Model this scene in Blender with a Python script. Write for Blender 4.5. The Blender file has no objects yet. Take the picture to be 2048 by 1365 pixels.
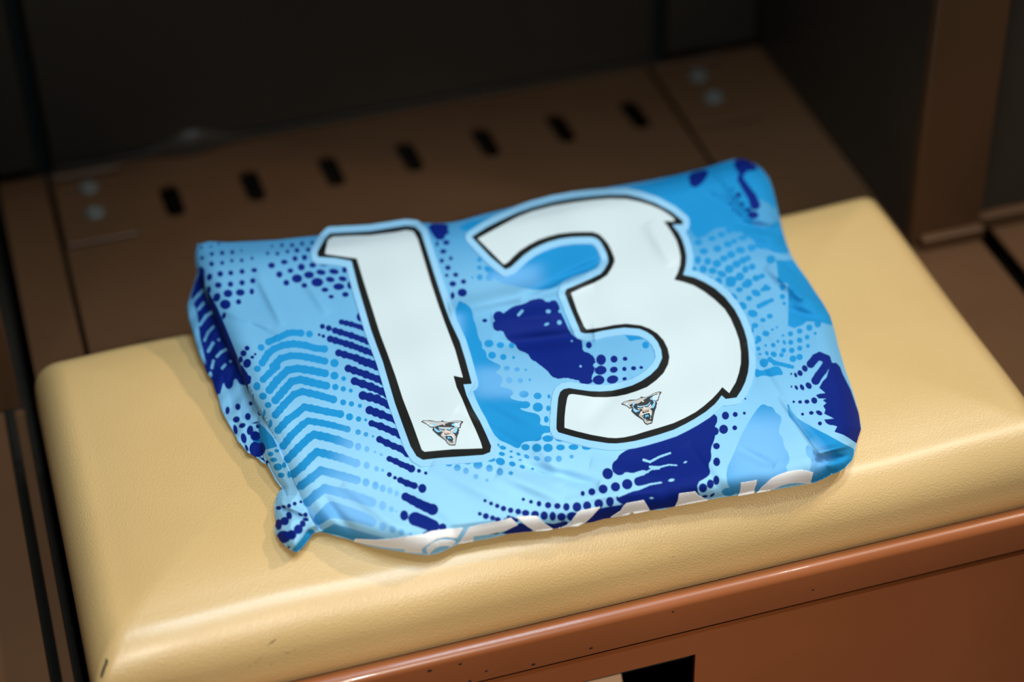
import bpy, math, random
import numpy as np
from mathutils import Matrix, Vector
random.seed(4); rng = np.random.default_rng(4)
SC = bpy.context.scene
COL = SC.collection

# ------------------------------------------------------------------ camera
FPX = 4209.8
yaw, pit, rol = 0.27279, 0.67976, -0.03123
_f = np.array([math.sin(yaw)*math.cos(pit), math.cos(yaw)*math.cos(pit), -math.sin(pit)])
_r = np.array([math.cos(yaw), -math.sin(yaw), 0.0]); _u = np.cross(_r, _f)
_R = math.cos(rol)*_r + math.sin(rol)*_u
_U = -math.sin(rol)*_r + math.cos(rol)*_u
CAMP = np.array([0, 0, 0.06]) - 1.32*(_f + _R*(26/FPX) + _U*(-17.5/FPX))
cam = bpy.data.objects.new('camera', bpy.data.cameras.new('camera'))
COL.objects.link(cam)
M = Matrix(((_R[0], _U[0], -_f[0], CAMP[0]), (_R[1], _U[1], -_f[1], CAMP[1]), (_R[2], _U[2], -_f[2], CAMP[2]), (0, 0, 0, 1)))
cam.matrix_world = M
cam.data.sensor_width = 36.0
cam.data.lens = FPX/2048*36
cam.data.clip_start = 0.05
cam.data.dof.use_dof = True
cam.data.dof.focus_distance = 1.232
cam.data.dof.aperture_fstop = 2.4
SC.camera = cam

# ------------------------------------------------------------------ world, lights, exposure
w = bpy.data.worlds.new('world'); SC.world = w; w.use_nodes = True
w.node_tree.nodes['Background'].inputs[0].default_value = (0.80, 0.80, 0.70, 1)
w.node_tree.nodes['Background'].inputs[1].default_value = 0.17
SC.view_settings.view_transform = 'Standard'
SC.view_settings.look = 'None'
SC.view_settings.gamma = 1.0
SC.view_settings.exposure = -0.48
SC.view_settings.use_curve_mapping = False

def area(name, loc, target, sx, sy, power, color):
    l = bpy.data.lights.new(name, 'AREA'); l.shape = 'RECTANGLE'; l.size = sx; l.size_y = sy
    l.energy = power; l.color = color
    o = bpy.data.objects.new(name, l); COL.objects.link(o)
    o.location = loc
    o.rotation_euler = (Vector(target)-Vector(loc)).to_track_quat('-Z', 'Y').to_euler()
    return o
area('ceiling_spot_light', (0.95, -0.32, 2.05), (0, 0, 0), .08, .08, 16, (1.0, .93, .80))
area('ceiling_spot_light', (1.95, 0.12, 2.0), (0, 0, 0), .08, .08, 40, (1.0, .91, .76))
area('ceiling_spot_light', (-0.60, -0.45, 2.1), (0, 0, 0), .10, .10, 4, (.98, .97, .92))
area('ceiling_panel_light', (0.05, -0.22, 2.1), (0, -.1, 0), .60, .10, 24, (.62, .84, 1.0))
area('ceiling_panel_light', (0.05, -0.72, 2.1), (0, -.1, 0), .60, .10, 17, (.62, .84, 1.0))
sl = bpy.data.lights.new('front_fill_spot', 'SPOT'); sl.energy = 290; sl.color = (1.0, .94, .85)  # added fill that brightens the bench front, not a known lamp
sl.spot_size = math.radians(18); sl.spot_blend = 1.0; sl.shadow_soft_size = .05
so = bpy.data.objects.new('front_fill_spot', sl); COL.objects.link(so); so.location = (-.45, -2.35, 1.85)
so.rotation_euler = (Vector((-.04, -.26, -.02))-so.location).to_track_quat('-Z', 'Y').to_euler()

# ------------------------------------------------------------------ mapping of measured points to the place
def onz(px, py, z):
    px = np.asarray(px, float); py = np.asarray(py, float); z = np.asarray(z, float)
    dx = (px-1024)/FPX; dy = -(py-682.5)/FPX
    d = _f + dx[..., None]*_R + dy[..., None]*_U
    t = (z-CAMP[2])/d[..., 2]
    return CAMP + t[..., None]*d

# ------------------------------------------------------------------ materials
def mat(name, base, rough=.5, spec=.5, metal=0., coat=0.):
    m = bpy.data.materials.new(name); m.use_nodes = True
    b = m.node_tree.nodes['Principled BSDF']
    b.inputs['Base Color'].default_value = (*base, 1)
    b.inputs['Roughness'].default_value = rough
    b.inputs['Specular IOR Level'].default_value = spec
    b.inputs['Metallic'].default_value = metal
    b.inputs['Coat Weight'].default_value = coat
    return m, m.node_tree, b

def add_bump(nt, b, scale, strength, dist, kind='noise', detail=3):
    tc = nt.nodes.new('ShaderNodeTexCoord')
    if kind == 'noise':
        t = nt.nodes.new('ShaderNodeTexNoise'); t.inputs['Scale'].default_value = scale; t.inputs['Detail'].default_value = detail
        out = t.outputs['Fac']
    else:
        t = nt.nodes.new('ShaderNodeTexVoronoi'); t.inputs['Scale'].default_value = scale
        out = t.outputs['Distance']
    nt.links.new(tc.outputs['Object'], t.inputs['Vector'])
    bp = nt.nodes.new('ShaderNodeBump'); bp.inputs['Strength'].default_value = strength; bp.inputs['Distance'].default_value = dist
    nt.links.new(out, bp.inputs['Height'])
    nt.links.new(bp.outputs['Normal'], b.inputs['Normal'])
    return t, tc

def mottled(nt, b, c1, c2, scale, tc=None):
    tc = tc or nt.nodes.new('ShaderNodeTexCoord')
    n = nt.nodes.new('ShaderNodeTexNoise'); n.inputs['Scale'].default_value = scale; n.inputs['Detail'].default_value = 4
    nt.links.new(tc.outputs['Object'], n.inputs['Vector'])
    r = nt.nodes.new('ShaderNodeValToRGB')
    r.color_ramp.elements[0].position = .35; r.color_ramp.elements[1].position = .65
    r.color_ramp.elements[0].color = (*c1, 1); r.color_ramp.elements[1].color = (*c2, 1)
    nt.links.new(n.outputs['Fac'], r.inputs['Fac'])
    nt.links.new(r.outputs['Color'], b.inputs['Base Color'])

VINYL, nt, b = mat('tan_vinyl', (.62, .44, .23), .40, .6, coat=.7)
b.inputs['Coat Roughness'].default_value = .33
mottled(nt, b, (.585, .375, .150), (.625, .405, .168), 9)
add_bump(nt, b, 900, .38, .0005, 'voronoi')
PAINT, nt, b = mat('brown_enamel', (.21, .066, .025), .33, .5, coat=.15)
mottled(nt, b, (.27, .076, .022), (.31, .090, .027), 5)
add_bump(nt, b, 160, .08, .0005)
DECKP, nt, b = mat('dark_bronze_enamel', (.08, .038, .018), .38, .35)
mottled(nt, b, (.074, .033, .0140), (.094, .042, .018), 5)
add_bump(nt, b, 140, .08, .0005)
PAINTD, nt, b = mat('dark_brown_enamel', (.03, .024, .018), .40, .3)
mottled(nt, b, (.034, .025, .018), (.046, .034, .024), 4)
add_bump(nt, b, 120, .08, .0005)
BOLT, nt, b = mat('zinc', (.085, .085, .075), .55, .4)
DARK, nt, b = mat('dark_recess', (.012, .014, .014), .8, .2)
FLOORM, nt, b = mat('dark_carpet', (.03, .032, .04), .95, .1)
mottled(nt, b, (.022, .024, .03), (.04, .042, .05), 60)

def math_node(nt, op, a, bb=None, clamp=False):
    n = nt.nodes.new('ShaderNodeMath'); n.operation = op; n.use_clamp = clamp
    for i, v in enumerate((a, bb)):
        if v is None: continue
        if isinstance(v, (int, float)): n.inputs[i].default_value = v
        else: nt.links.new(v, n.inputs[i])
    return n.outputs[0]
def attr(nt, name):
    n = nt.nodes.new('ShaderNodeAttribute'); n.attribute_name = name
    return n.outputs['Fac']
def edge(nt, name, soft=1.3):                       # print edge from a distance attribute
    return math_node(nt, 'ADD', math_node(nt, 'MULTIPLY', attr(nt, name), 1/soft), .5, True)
def mix(nt, fac, a, bb):
    n = nt.nodes.new('ShaderNodeMix'); n.data_type = 'RGBA'
    nt.links.new(fac, n.inputs[0])
    for s, v in ((6, a), (7, bb)):
        if isinstance(v, tuple): n.inputs[s].default_value = (*v, 1)
        else: nt.links.new(v, n.inputs[s])
    return n.outputs[2]

FABRIC, nt, b = mat('printed_polyester', (.3, .5, .8), .75, .14)
tone = attr(nt, 'tone')
base = mix(nt, attr(nt, 'pale'), (.060, .27, .50), (.25, .51, .71))  # deep to pale base: print tone with light falloff painted in
midc = mix(nt, tone, (.008, .22, .49), (.16, .40, .70))
c = mix(nt, edge(nt, 'mid'), base, midc)
c = mix(nt, edge(nt, 'navy'), c, (.0, .011, .155))
nt.links.new(c, b.inputs['Base Color'])
add_bump(nt, b, 900, .10, .0004)
APPL, nt, b = mat('heat_pressed_vinyl', (.8, .8, .8), .55, .22)
c = mix(nt, edge(nt, 'black'), (.25, .49, .69), (.006, .006, .005))
c = mix(nt, edge(nt, 'white'), c, (.53, .60, .62))
nt.links.new(c, b.inputs['Base Color'])
add_bump(nt, b, 700, .08, .0003)
LETTER, nt, b = mat('white_lettering', (.80, .76, .74), .5, .4)

# ------------------------------------------------------------------ object helpers
def link(name, me, m=None, parent=None):
    o = bpy.data.objects.new(name, me); COL.objects.link(o)
    if m is not None:
        for k in (m if isinstance(m, (list, tuple)) else [m]): me.materials.append(k)
    if parent is not None: o.parent = parent
    return o
def thing(name, label, cat, loc=(0, 0, 0)):
    o = bpy.data.objects.new(name, None); COL.objects.link(o); o.location = loc
    o.empty_display_size = .05
    o['label'] = label; o['category'] = cat
    return o
def mesh(name, vs, fs, m, parent=None, smooth=False):
    me = bpy.data.meshes.new(name); me.from_pydata([tuple(map(float, v)) for v in vs], [], fs); me.update()
    if smooth: me.shade_smooth()
    return link(name, me, m, parent)
def bevel(o, wd, seg=3):
    md = o.modifiers.new('bevel', 'BEVEL'); md.width = wd; md.segments = seg; md.limit_method = 'ANGLE'; md.angle_limit = .6
    o.data.shade_smooth()
    wn = o.modifiers.new('wn', 'WEIGHTED_NORMAL'); wn.keep_sharp = False
    return o
def boxes(name, bs, m, parent=None, bev=0):
    vs, fs = [], []
    for (x0, x1, y0, y1, z0, z1) in bs:
        k = len(vs)
        vs += [(x0, y0, z0), (x1, y0, z0), (x1, y1, z0), (x0, y1, z0), (x0, y0, z1), (x1, y0, z1), (x1, y1, z1), (x0, y1, z1)]
        fs += [tuple(k+i for i in q) for q in ((0, 3, 2, 1), (4, 5, 6, 7), (0, 1, 5, 4), (1, 2, 6, 5), (2, 3, 7, 6), (3, 0, 4, 7))]
    o = mesh(name, vs, fs, m, parent)
    if bev: bevel(o, bev)
    return o
def holed_plate(name, outline, holes, thick, m, parent, xf):
    """flat sheet with real holes; outline and holes in 2D, xf maps (a, b, c) to the place"""
    cu = bpy.data.curves.new(name, 'CURVE'); cu.dimensions = '2D'; cu.fill_mode = 'BOTH'; cu.extrude = thick/2
    for loop in [outline]+holes:
        sp = cu.splines.new('POLY'); sp.points.add(len(loop)-1); sp.use_cyclic_u = True
        for i, p in enumerate(loop): sp.points[i].co = (p[0], p[1], 0, 1)
    tmp = bpy.data.objects.new('tmp', cu); COL.objects.link(tmp)
    dg = bpy.context.evaluated_depsgraph_get()
    me = bpy.data.meshes.new_from_object(tmp.evaluated_get(dg))
    bpy.data.objects.remove(tmp); bpy.data.curves.remove(cu)
    me.name = name; me.materials.clear()
    for v in me.vertices: v.co = xf(v.co)
    return link(name, me, m, parent)

# ================================================================== THE SETTING
fl = boxes('floor', [(-2.5, 2.5, -2.5, .6, -.47, -.43)], FLOORM); fl['kind'] = 'structure'
wb = boxes('wall_back', [(-2.5, 2.5, .46, .5, -.43, 1.6)], PAINTD); wb['kind'] = 'structure'

# ================================================================== LOCKER STALL
YB = .385
st = thing('locker_stall', 'brown painted metal locker stall and bench with slotted deck behind the tan cushion', 'locker', (0, 0, -.43))
def P(o):            # parent keeping the place
    o.parent = st; o.matrix_parent_inverse = Matrix.Translation((0, 0, .43)); return o
# seat deck with seven slots
slots = []
for i in range(7):
    cx = -.1767+i*.0605; L, W = .0215, .0074
    pts = []
    for a in range(16):
        t = 2*math.pi*a/16
        sx, sy = math.cos(t)*W, math.sin(t)*W+(L-W)*(1 if a <= 8 else -1)
        pts.append((cx+sx+sy*-.03, .3215+sy))
    slots.append(pts)
DX0, DX1 = -.2600, .2170
P(holed_plate('deck', [(DX0, -.178), (DX1, -.178), (DX1, YB), (DX0, YB)], slots, .003, DECKP, None, lambda c: Vector((c.x, c.y, c.z-.0015))))
P(boxes('deck_panel', [(DX1+.0035, .3640, -.178, YB, -.003, 0)], DECKP, None))
P(boxes('deck_panel', [(-.2980, DX0-.0035, -.178, YB, -.003, 0)], DECKP, None))
P(boxes('deck_support', [(-.2965, .3625, -.172, YB-.002, -.06, -.045)], PAINTD, None))
# two bolted plates
for (x0, x1) in ((-.2590, -.2065), (.2195, .2790)):
    hp = P(boxes('hinge_plate', [(x0, x1, .284, .366, .0, .0035)], DECKP, None, .0012))
    xm = -.234 if x0 < 0 else .2507
    for yy in (.3518, .3180):
        vs, fs = [], []
        n = 20
        for k, (r, z) in enumerate(((.0078, .0034), (.0078, .0046), (.0058, .0062), (.0026, .0072), (.0022, .0056))):
            vs += [(xm+r*math.cos(2*math.pi*a/n), yy+r*math.sin(2*math.pi*a/n), z) for a in range(n)]
            if k: fs += [((k-1)*n+a, (k-1)*n+(a+1) % n, k*n+(a+1) % n, k*n+a) for a in range(n)]
        fs.append(tuple(4*n+a for a in range(n)))
        bo = mesh('bolt', vs, fs, BOLT, None, True); bo.parent = hp
    # raised back lip of the plate catches the light
    lip = boxes('lip', [(x0+.001, x1-.001, .366, .3705, .0005, .0085)], DECKP, None, .0020); lip.parent = hp
# back of the stall: three sheets with dark gaps between
P(boxes('back_panel', [(-.2560, .2240, YB, YB+.006, .006, .85)], PAINTD, None, .002))
P(boxes('back_panel', [(.2360, .3130, YB, YB+.006, .006, .85)], PAINTD, None, .002))
P(boxes('back_panel', [(-.3130, -.2680, YB, YB+.006, .006, .85)], PAINTD, None, .002))
P(boxes('backing_sheet', [(-.3130, .3130, YB+.012, YB+.016, -.40, .85)], DARK, None))
# foot lip added to the back panel, its bulge shaped to catch a highlight
vs, fs = [], []
N = 60
for i in range(N+1):
    x = -.256+.48*i/N
    bul = math.exp(-((x+.150)/.022)**2)
    for k in range(9):
        a = math.pi/2*k/8
        vs.append((x, YB-.0005-(.001+.009*bul)*math.cos(a), .001+(.004+.014*bul)*math.sin(a)))
for i in range(N):
    for k in range(8):
        q = i*9+k; fs.append((q, q+1, q+10, q+9))
P(mesh('highlight_lip', vs, fs, PAINTD, None, True))
# side panels and front posts
P(boxes('side_panel', [(.3150, .3190, .104, YB+.004, .0, .85)], PAINTD, None))
P(boxes('side_panel', [(-.3180, -.3140, .124, YB+.004, .0, .85)], PAINTD, None))
P(boxes('post', [(.3135, .3665, .094, .104, .0, .85)], DECKP, None, .0015))
P(boxes('post', [(-.3650, -.3105, .117, .127, .0, .85)], DECKP, None, .0015))
P(boxes('foot_rail', [(.3190, .3665, .086, .094, .0, .010)], DECKP, None, .0015))
P(boxes('shade_roof', [(-.365, .3665, .09, YB+.004, .84, .86)], PAINTD, None))  # out of view, put in to shade the inside of the stall
# front rail with rounded top
vs, fs = [], []
prof = [(-.1775, -.002), (-.1775, .0065)]
for k in range(7): a = math.pi*(.5-.5*k/6)+0; prof.append((-.1845-.0062*math.cos(a)*1.0, .0060+.0055*math.sin(a)))
prof += [(-.1907, -.0150), (-.1880, -.0185), (-.1775, -.0185)]
X0, X1 = -.2975, .3640
for (y, z) in prof: vs += [(X0, y, z), (X1, y, z)]
n = len(prof)
for k in range(n): fs.append((2*k, 2*k+1, 2*((k+1) % n)+1, 2*((k+1) % n)))
fs += [tuple(2*k for k in range(n)), tuple(2*k+1 for k in reversed(range(n)))]
rl = P(mesh('front_rail', vs, fs, PAINT, None, True)); rl.modifiers.new('wn', 'WEIGHTED_NORMAL')
# front sheet with an opening
P(holed_plate('front_panel', [(X0, -.425), (X1, -.425), (X1, -.0215), (X0, -.0215)],
   [[(-.060, -.120), (.0459, -.120), (.0459, -.0392), (-.060, -.0392)]], .003, PAINT, None,
   lambda c: Vector((c.x, -.1875+c.z, c.y))))
P(mesh('shelf_bracket', [(-.058, -.178, -.130), (.0130, -.178, -.130), (.0130, -.150, -.086), (-.058, -.150, -.086), (-.058, -.148, -.088), (.0130, -.148, -.088), (.0130, -.176, -.132), (-.058, -.176, -.132)], [(0, 1, 2, 3), (3, 2, 5, 4), (4, 5, 6, 7), (7, 6, 1, 0), (1, 6, 5, 2), (0, 3, 4, 7)], mat('pale_tan_enamel', (.52, .30, .17), .4, .5)[0], None))
P(boxes('side_sheet', [(X0, X0+.003, -.186, YB, -.425, -.003)], PAINTD, None))
P(boxes('side_sheet', [(X1-.003, X1, -.186, YB, -.425, -.003)], PAINTD, None))
P(boxes('back_sheet', [(X0, X1, YB-.003, YB, -.425, -.06)], DARK, None))
# little chips in the enamel of the rail
for (x, z, r) in ((-.116, .0035, .0010), (-.098, .0030, .0008), (-.083, -.008, .0007), (-.055, -.0120, .0009), (-.093, -.013, .0008), (.03, .004, .0006), (-.02, -.010, .0008), (.118, -.006, .0006)):
    vs = [(x+r*1.5*math.cos(a*math.pi/4), -.19085, z+r*math.sin(a*math.pi/4)) for a in range(8)]
    q = mesh('paint_chip', vs, [tuple(range(8))], DARK, None); q.parent = rl

# neighbouring stalls seen at both sides
PL = P
PL(boxes('divider_rail', [(-.3160, -.3090, -.30, .117, -.010, .0)], DECKP, None, .0015))
PL(boxes('deck', [(-.80, -.3222, -.30, .5-.115, -.004, 0)], DECKP, None, .0015))
PL(boxes('deck_support', [(-.80, -.306, -.298, .40, -.20, -.06)], PAINTD, None))
PL(boxes('back_panel', [(-.80, -.366, YB, YB+.006, .004, .85)], PAINTD, None))
PL(boxes('deck', [(.3780, .95, -.178, YB, -.004, 0)], DECKP, None, .0015))
PL(boxes('deck_support', [(.366, .95, -.172, YB, -.20, -.03)], PAINTD, None))
PL(boxes('front_panel', [(.374, .95, -.188, -.180, -.425, -.002)], DECKP, None))
PL(boxes('back_panel', [(.369, .95, YB, YB+.006, .004, .85)], PAINTD, None))

P(boxes('shade_sheet', [(.3680, .95, .1040, .1080, .0120, .85)], PAINTD, None))  # dark sheet added where the neighbouring stall is only in shade
P(boxes('shade_sheet_sill', [(.3680, .95, .0960, .1100, .0, .0110)], DECKP, None, .001))

# ================================================================== SEAT CUSHION
CX0, CX1, CY0, CY1 = -.3005, .2895, -.1755, .1060
cu = thing('seat_cushion', 'tan vinyl padded seat cushion with rounded edges lying on the brown bench', 'cushion', (0, -.04, .0))
def rrect(ins, r, n=12, m=90):
    x0, x1, y0, y1 = CX0+ins, CX1-ins, CY0+ins, CY1-ins
    r = max(.0015, r)
    pts = []
    for (cx, cy, a0) in ((x1-r, y0+r, -90), (x1-r, y1-r, 0), (x0+r, y1-r, 90), (x0+r, y0+r, 180)):
        for k in range(n+1):
            a = math.radians(a0+90*k/n); pts.append((cx+r*math.cos(a), cy+r*math.sin(a)))
    out = []
    corner = n+1
    for c in range(4):
        seg = pts[c*corner:(c+1)*corner]; out += seg
        p, q = seg[-1], pts[((c+1)*corner) % len(pts)]
        for k in range(1, m): out.append((p[0]+(q[0]-p[0])*k/m, p[1]+(q[1]-p[1])*k/m))
    return out
prof = [(.003, .0005), (.0008, .004), (0, .010), (0, .017), (.0006, .024)]
for k in range(1, 13):
    a = math.pi/2*k/12
    prof.append((.0006+.0255*(1-math.cos(a)), .024+.0325*math.sin(a)))
prof += [(.032, .0575), (.043, .0590), (.058, .0602), (.080, .0610), (.105, .0614), (.125, .0616)]
vs, fs = [], []
rings = []
for (ins, z) in prof:
    ring = rrect(ins, .007-ins*.05)
    rings.append(len(vs))
    for (x, y) in ring:
        bx = (x-(CX0+CX1)/2)/((CX1-CX0)/2); by = (y-(CY0+CY1)/2)/((CY1-CY0)/2)
        k = min(1, z/.05)
        # soft, slightly lumpy upholstery
        zz = z+.0007*k*(math.sin(x*23+1)*math.sin(y*31)+.6*math.sin(x*61+y*40))
        ox = .0012*math.sin(x*19+2)*k; oy = .0010*math.sin(x*27)*k
        cor = math.exp(-(((x-CX0)/.03)**2+((y-CY0)/.03)**2))     # gathered corner
        zz -= .004*cor*k + .0042*k*math.exp(-((y-CY0)/.036)**2)
        vs.append((x+ox*0.3, y+oy, zz))
n = len(ring)
for k in range(len(prof)-1):
    a, bb = rings[k], rings[k+1]
    fs += [(a+i, a+(i+1) % n, bb+(i+1) % n, bb+i) for i in range(n)]
fs.append(tuple(rings[-1]+i for i in range(n))); fs.append(tuple(rings[0]+i for i in reversed(range(n))))
vs_c, fs_c = vs, fs
o = mesh('cushion_cover', vs, fs, VINYL, None, True); o.parent = cu; o.matrix_parent_inverse = Matrix.Translation((0, .04, 0))
def PC(o): o.parent = cu; o.matrix_parent_inverse = Matrix.Translation((0, .04, 0)); return o
def tube(name, pts, rad, m, n=6):
    vs, fs = [], []
    pts = [Vector(p) for p in pts]
    for i, p in enumerate(pts):
        d = (pts[min(i+1, len(pts)-1)]-pts[max(i-1, 0)]).normalized()
        a = d.cross(Vector((0, 0, 1)));
        if a.length < 1e-3: a = d.cross(Vector((1, 0, 0)))
        a.normalize(); c2 = d.cross(a)
        r = rad*(1 if 0 < i < len(pts)-1 else .25)
        vs += [tuple(p+a*r*math.cos(2*math.pi*k/n)+c2*r*math.sin(2*math.pi*k/n)) for k in range(n)]
        if i: fs += [((i-1)*n+k, (i-1)*n+(k+1) % n, i*n+(k+1) % n, i*n+k) for k in range(n)]
    return mesh(name, vs, fs, m, None, True)
from mathutils.bvhtree import BVHTree
_bv = BVHTree.FromPolygons([Vector(map(float, v)) for v in vs_c], fs_c)
def on_cushion(px, py, off=.0003):
    d = _f+(px-1024)/FPX*_R-(py-682.5)/FPX*_U
    hit, nrm, _, _ = _bv.ray_cast(Vector(CAMP), Vector(d))
    return hit+nrm*off
SEAMP = [(212, 1318), (214, 1322), (213, 1328), (210, 1334), (208, 1340), (206, 1346), (204, 1352), (203, 1357)]
PC(tube('corner_seam', [on_cushion(*q) for q in SEAMP], .0008, DARK))
for seg in ([(536, 1290), (546, 1284), (553, 1278)], [(497, 1333), (501, 1331)], [(510, 1325), (516, 1322)], [(518, 1320), (523, 1315)], [(541, 1331), (544, 1328)],
            [(571, 1308), (579, 1305)], [(588, 1303), (590, 1298)], [(494, 1252), (496, 1252)], [(1344, 1114), (1348, 1113)]):
    PC(tube('scuff', [on_cushion(*q, .0001) for q in seg], .00030, DARK, 5))

# ================================================================== PRINT DATA (traced crops: origin, then points at 5.1125 per unit)
S5 = 5.1125
CR = dict(a=(370, 470, S5), b=(370, 730, S5), c=(500, 870, S5), d=(840, 440, S5), e=(900, 650, S5), f=(1340, 310, S5),
          g=(1340, 560, S5), h=(1340, 780, S5), i=(900, 840, S5), j=(900, 300, 2.438), k=(900, 700, 2.438),
          l=(1100, 900, 3.2), m=(680, 920, 4.655), p=(0, 0, 1))
def T(cr, pts):
    ox, oy, s = CR[cr]
    return [(ox+q[0]/s, oy+q[1]/s) for q in pts]

GX0, GY0, GW, GH = 360, 296, 1380, 836
NEG = -40.0
def newlayer(): return np.full((GH, GW), NEG)
gx, gy = np.meshgrid(np.arange(GW)+GX0, np.arange(GH)+GY0)
def win(x0, y0, x1, y1, pad=22):
    a = max(0, int(x0-pad)-GX0); bq = min(GW, int(x1+pad)-GX0+1); c0 = max(0, int(y0-pad)-GY0); d0 = min(GH, int(y1+pad)-GY0+1)
    return slice(c0, max(c0, d0)), slice(a, max(a, bq))
def poly_sdf(px, py, poly):
    p = np.array(poly, float); q = np.roll(p, -1, 0)
    d = np.full(px.shape, 1e9); inside = np.zeros(px.shape, bool)
    for (ax, ay), (bx, by) in zip(p, q):
        ex, ey = bx-ax, by-ay; L2 = ex*ex+ey*ey
        if L2 < 1e-9: continue
        t = np.clip(((px-ax)*ex+(py-ay)*ey)/L2, 0, 1)
        d = np.minimum(d, (px-ax-t*ex)**2+(py-ay-t*ey)**2)
        cond = ((ay > py) != (by > py))
        if ey != 0: inside ^= cond & (px < ex*(py-ay)/ey+ax)
    return np.where(inside, 1, -1)*np.sqrt(d)
def smooth_poly(poly, it=1, keep=()):
    for _ in range(it):
        out = []
        n = len(poly)
        for i in range(n):
            a, bq = poly[i], poly[(i+1) % n]
            if i in keep and _ == 0: out.append(a); out.append(a)
            out.append((a[0]*.75+bq[0]*.25, a[1]*.75+bq[1]*.25)); out.append((a[0]*.25+bq[0]*.75, a[1]*.25+bq[1]*.75))
        poly = out
    return poly
def addpoly(L, poly, sm=1, wob=0.):
    if sm: poly = smooth_poly(poly, sm)
    p = np.array(poly); s = win(p[:, 0].min(), p[:, 1].min(), p[:, 0].max(), p[:, 1].max())
    v = poly_sdf(gx[s], gy[s], poly)
    if wob: v = v+wob*np.sin(gx[s]*.62+gy[s]*.2)*np.sin(gy[s]*.55-gx[s]*.13)
    L[s] = np.maximum(L[s], v)
def dot(L, x, y, rx, ry=None, ang=0.):
    ry = ry or rx
    s = win(x-rx, y-ry, x+rx, y+ry, 8)
    X, Y = gx[s]-x, gy[s]-y
    if ang: X, Y = X*math.cos(ang)+Y*math.sin(ang), -X*math.sin(ang)+Y*math.cos(ang)
    k = np.sqrt((X/rx)**2+(Y/ry)**2)
    L[s] = np.maximum(L[s], (1-k)*min(rx, ry))
def capsule(L, a, bq, r0, r1):
    s = win(min(a[0], bq[0])-r0, min(a[1], bq[1])-r0, max(a[0], bq[0])+r0, max(a[1], bq[1])+r0, 10)
    ex, ey = bq[0]-a[0], bq[1]-a[1]
    t = np.clip(((gx[s]-a[0])*ex+(gy[s]-a[1])*ey)/(ex*ex+ey*ey+1e-9), 0, 1)
    L[s] = np.maximum(L[s], (r0+(r1-r0)*t)-np.hypot(gx[s]-a[0]-t*ex, gy[s]-a[1]-t*ey))
def dots(L, cr, lst):
    ox, oy, s = CR[cr]
    for q in lst:
        dot(L, ox+q[0]/s, oy+q[1]/s, q[2]/s, (q[3] if len(q) > 3 else q[2])/s, q[4] if len(q) > 4 else 0.)
def chain(L, cr, pts, r0, r1=None, bump=.24):
    """a bar made of beads that run into each other"""
    s = CR[cr][2]; r1 = r1 or r0; q = T(cr, pts); r0 /= s; r1 /= s
    n = len(q)-1
    for k in range(n):
        ra = r0+(r1-r0)*k/n; rb = r0+(r1-r0)*(k+1)/n
        capsule(L, q[k], q[k+1], ra*(1-bump*.8), rb*(1-bump*.8))
        Ls = math.dist(q[k], q[k+1]); m = max(1, int(Ls/(1.4*(ra+rb)/2)))
        for i in range(m+1):
            t = i/m; rr = (ra+(rb-ra)*t)*(1+bump*.35*math.sin(i*2.3+k*1.7))
            dot(L, q[k][0]+(q[k+1][0]-q[k][0])*t, q[k][1]+(q[k+1][1]-q[k][1])*t, rr)

NAVY, MID, HOLE = newlayer(), newlayer(), newlayer()
# ---- navy dots, top left
dots(NAVY, 'a', [(165,130,15),(265,120,12),(345,90,13),(275,195,21),(380,185,23),(483,178,21),(578,160,12),(175,237,20),(272,298,25),(380,287,21),(478,265,18),(580,262,19),
 (685,240,16),(165,360,26,36),(360,400,30),(468,390,26),(583,375,27),(708,362,32,23),(250,432,28,38,.4),(340,515,36,30),(465,505,29),(583,490,29),(693,470,28),(245,560,22,38),
 (440,600,46,40),(565,590,46,35),(683,580,24,32),(325,640,36,48,.4),(548,685,28),(412,712,56,50),(398,828,21,36,.3),(890,115,13),(990,105,19),(1095,105,21),(1197,90,21),(1300,80,19),
 (845,190,17),(945,192,20),(1048,172,19),(1145,160,25),(1260,152,24),(1125,243,28),(1222,232,30),(885,313,36,30),(1015,278,36,25),(965,405,33),(1078,367,31,25),(1190,330,37),
 (1305,310,36,27),(1420,300,46,20),(1145,447,54,44),(1268,410,52,37),(1390,383,50,29,.15),(1522,375,52,29,.15),(1630,360,26,32),(1352,485,62,46),(1485,457,47,29,.15),
 (1612,450,44,27,.2),(1036,490,31),(1220,518,31,25),(1430,562,37,24),(1572,530,58,35),(1685,515,28,40),(1495,633,28,20),(1640,610,35,27),(1790,840,36,46),
 (1405,937,27),(1470,955,31),(1372,1022,15),(1415,1037,19),(635,1160,26),(598,1212,32),(570,1275,22,34),(718,1222,14),(688,1252,20,17),(635,1315,40,48,.4)])
chain(NAVY, 'a', [(1600,892),(1700,915),(1860,965)], 29)
chain(NAVY, 'a', [(1535,980),(1700,1030),(1920,1110)], 34)
chain(NAVY, 'a', [(1485,1065),(1700,1130),(1950,1225)], 36)
chain(NAVY, 'a', [(1572,1208),(1750,1260),(2000,1345)], 38)
chain(NAVY, 'b', [(1670,38),(1850,100),(2080,190)], 40)
chain(NAVY, 'b', [(1800,-38),(2010,40)], 38)
chain(NAVY, 'b', [(1735,168),(1900,225),(2120,320)], 42)
chain(NAVY, 'b', [(1820,315),(1960,350),(2140,440)], 46, 42)
chain(NAVY, 'b', [(1888,465),(2010,510),(2160,570)], 44, 40)
chain(NAVY, 'b', [(1908,600),(2000,630),(2200,715)], 34, 42)
dots(NAVY, 'b', [(660,140,18,32)])
chain(NAVY, 'c', [(1325,48),(1400,85),(1470,118),(1530,140),(1610,190)], 36, 40)
chain(NAVY, 'c', [(1425,247),(1490,272),(1550,305),(1605,325),(1650,348)], 31, 38, .2)
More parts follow.
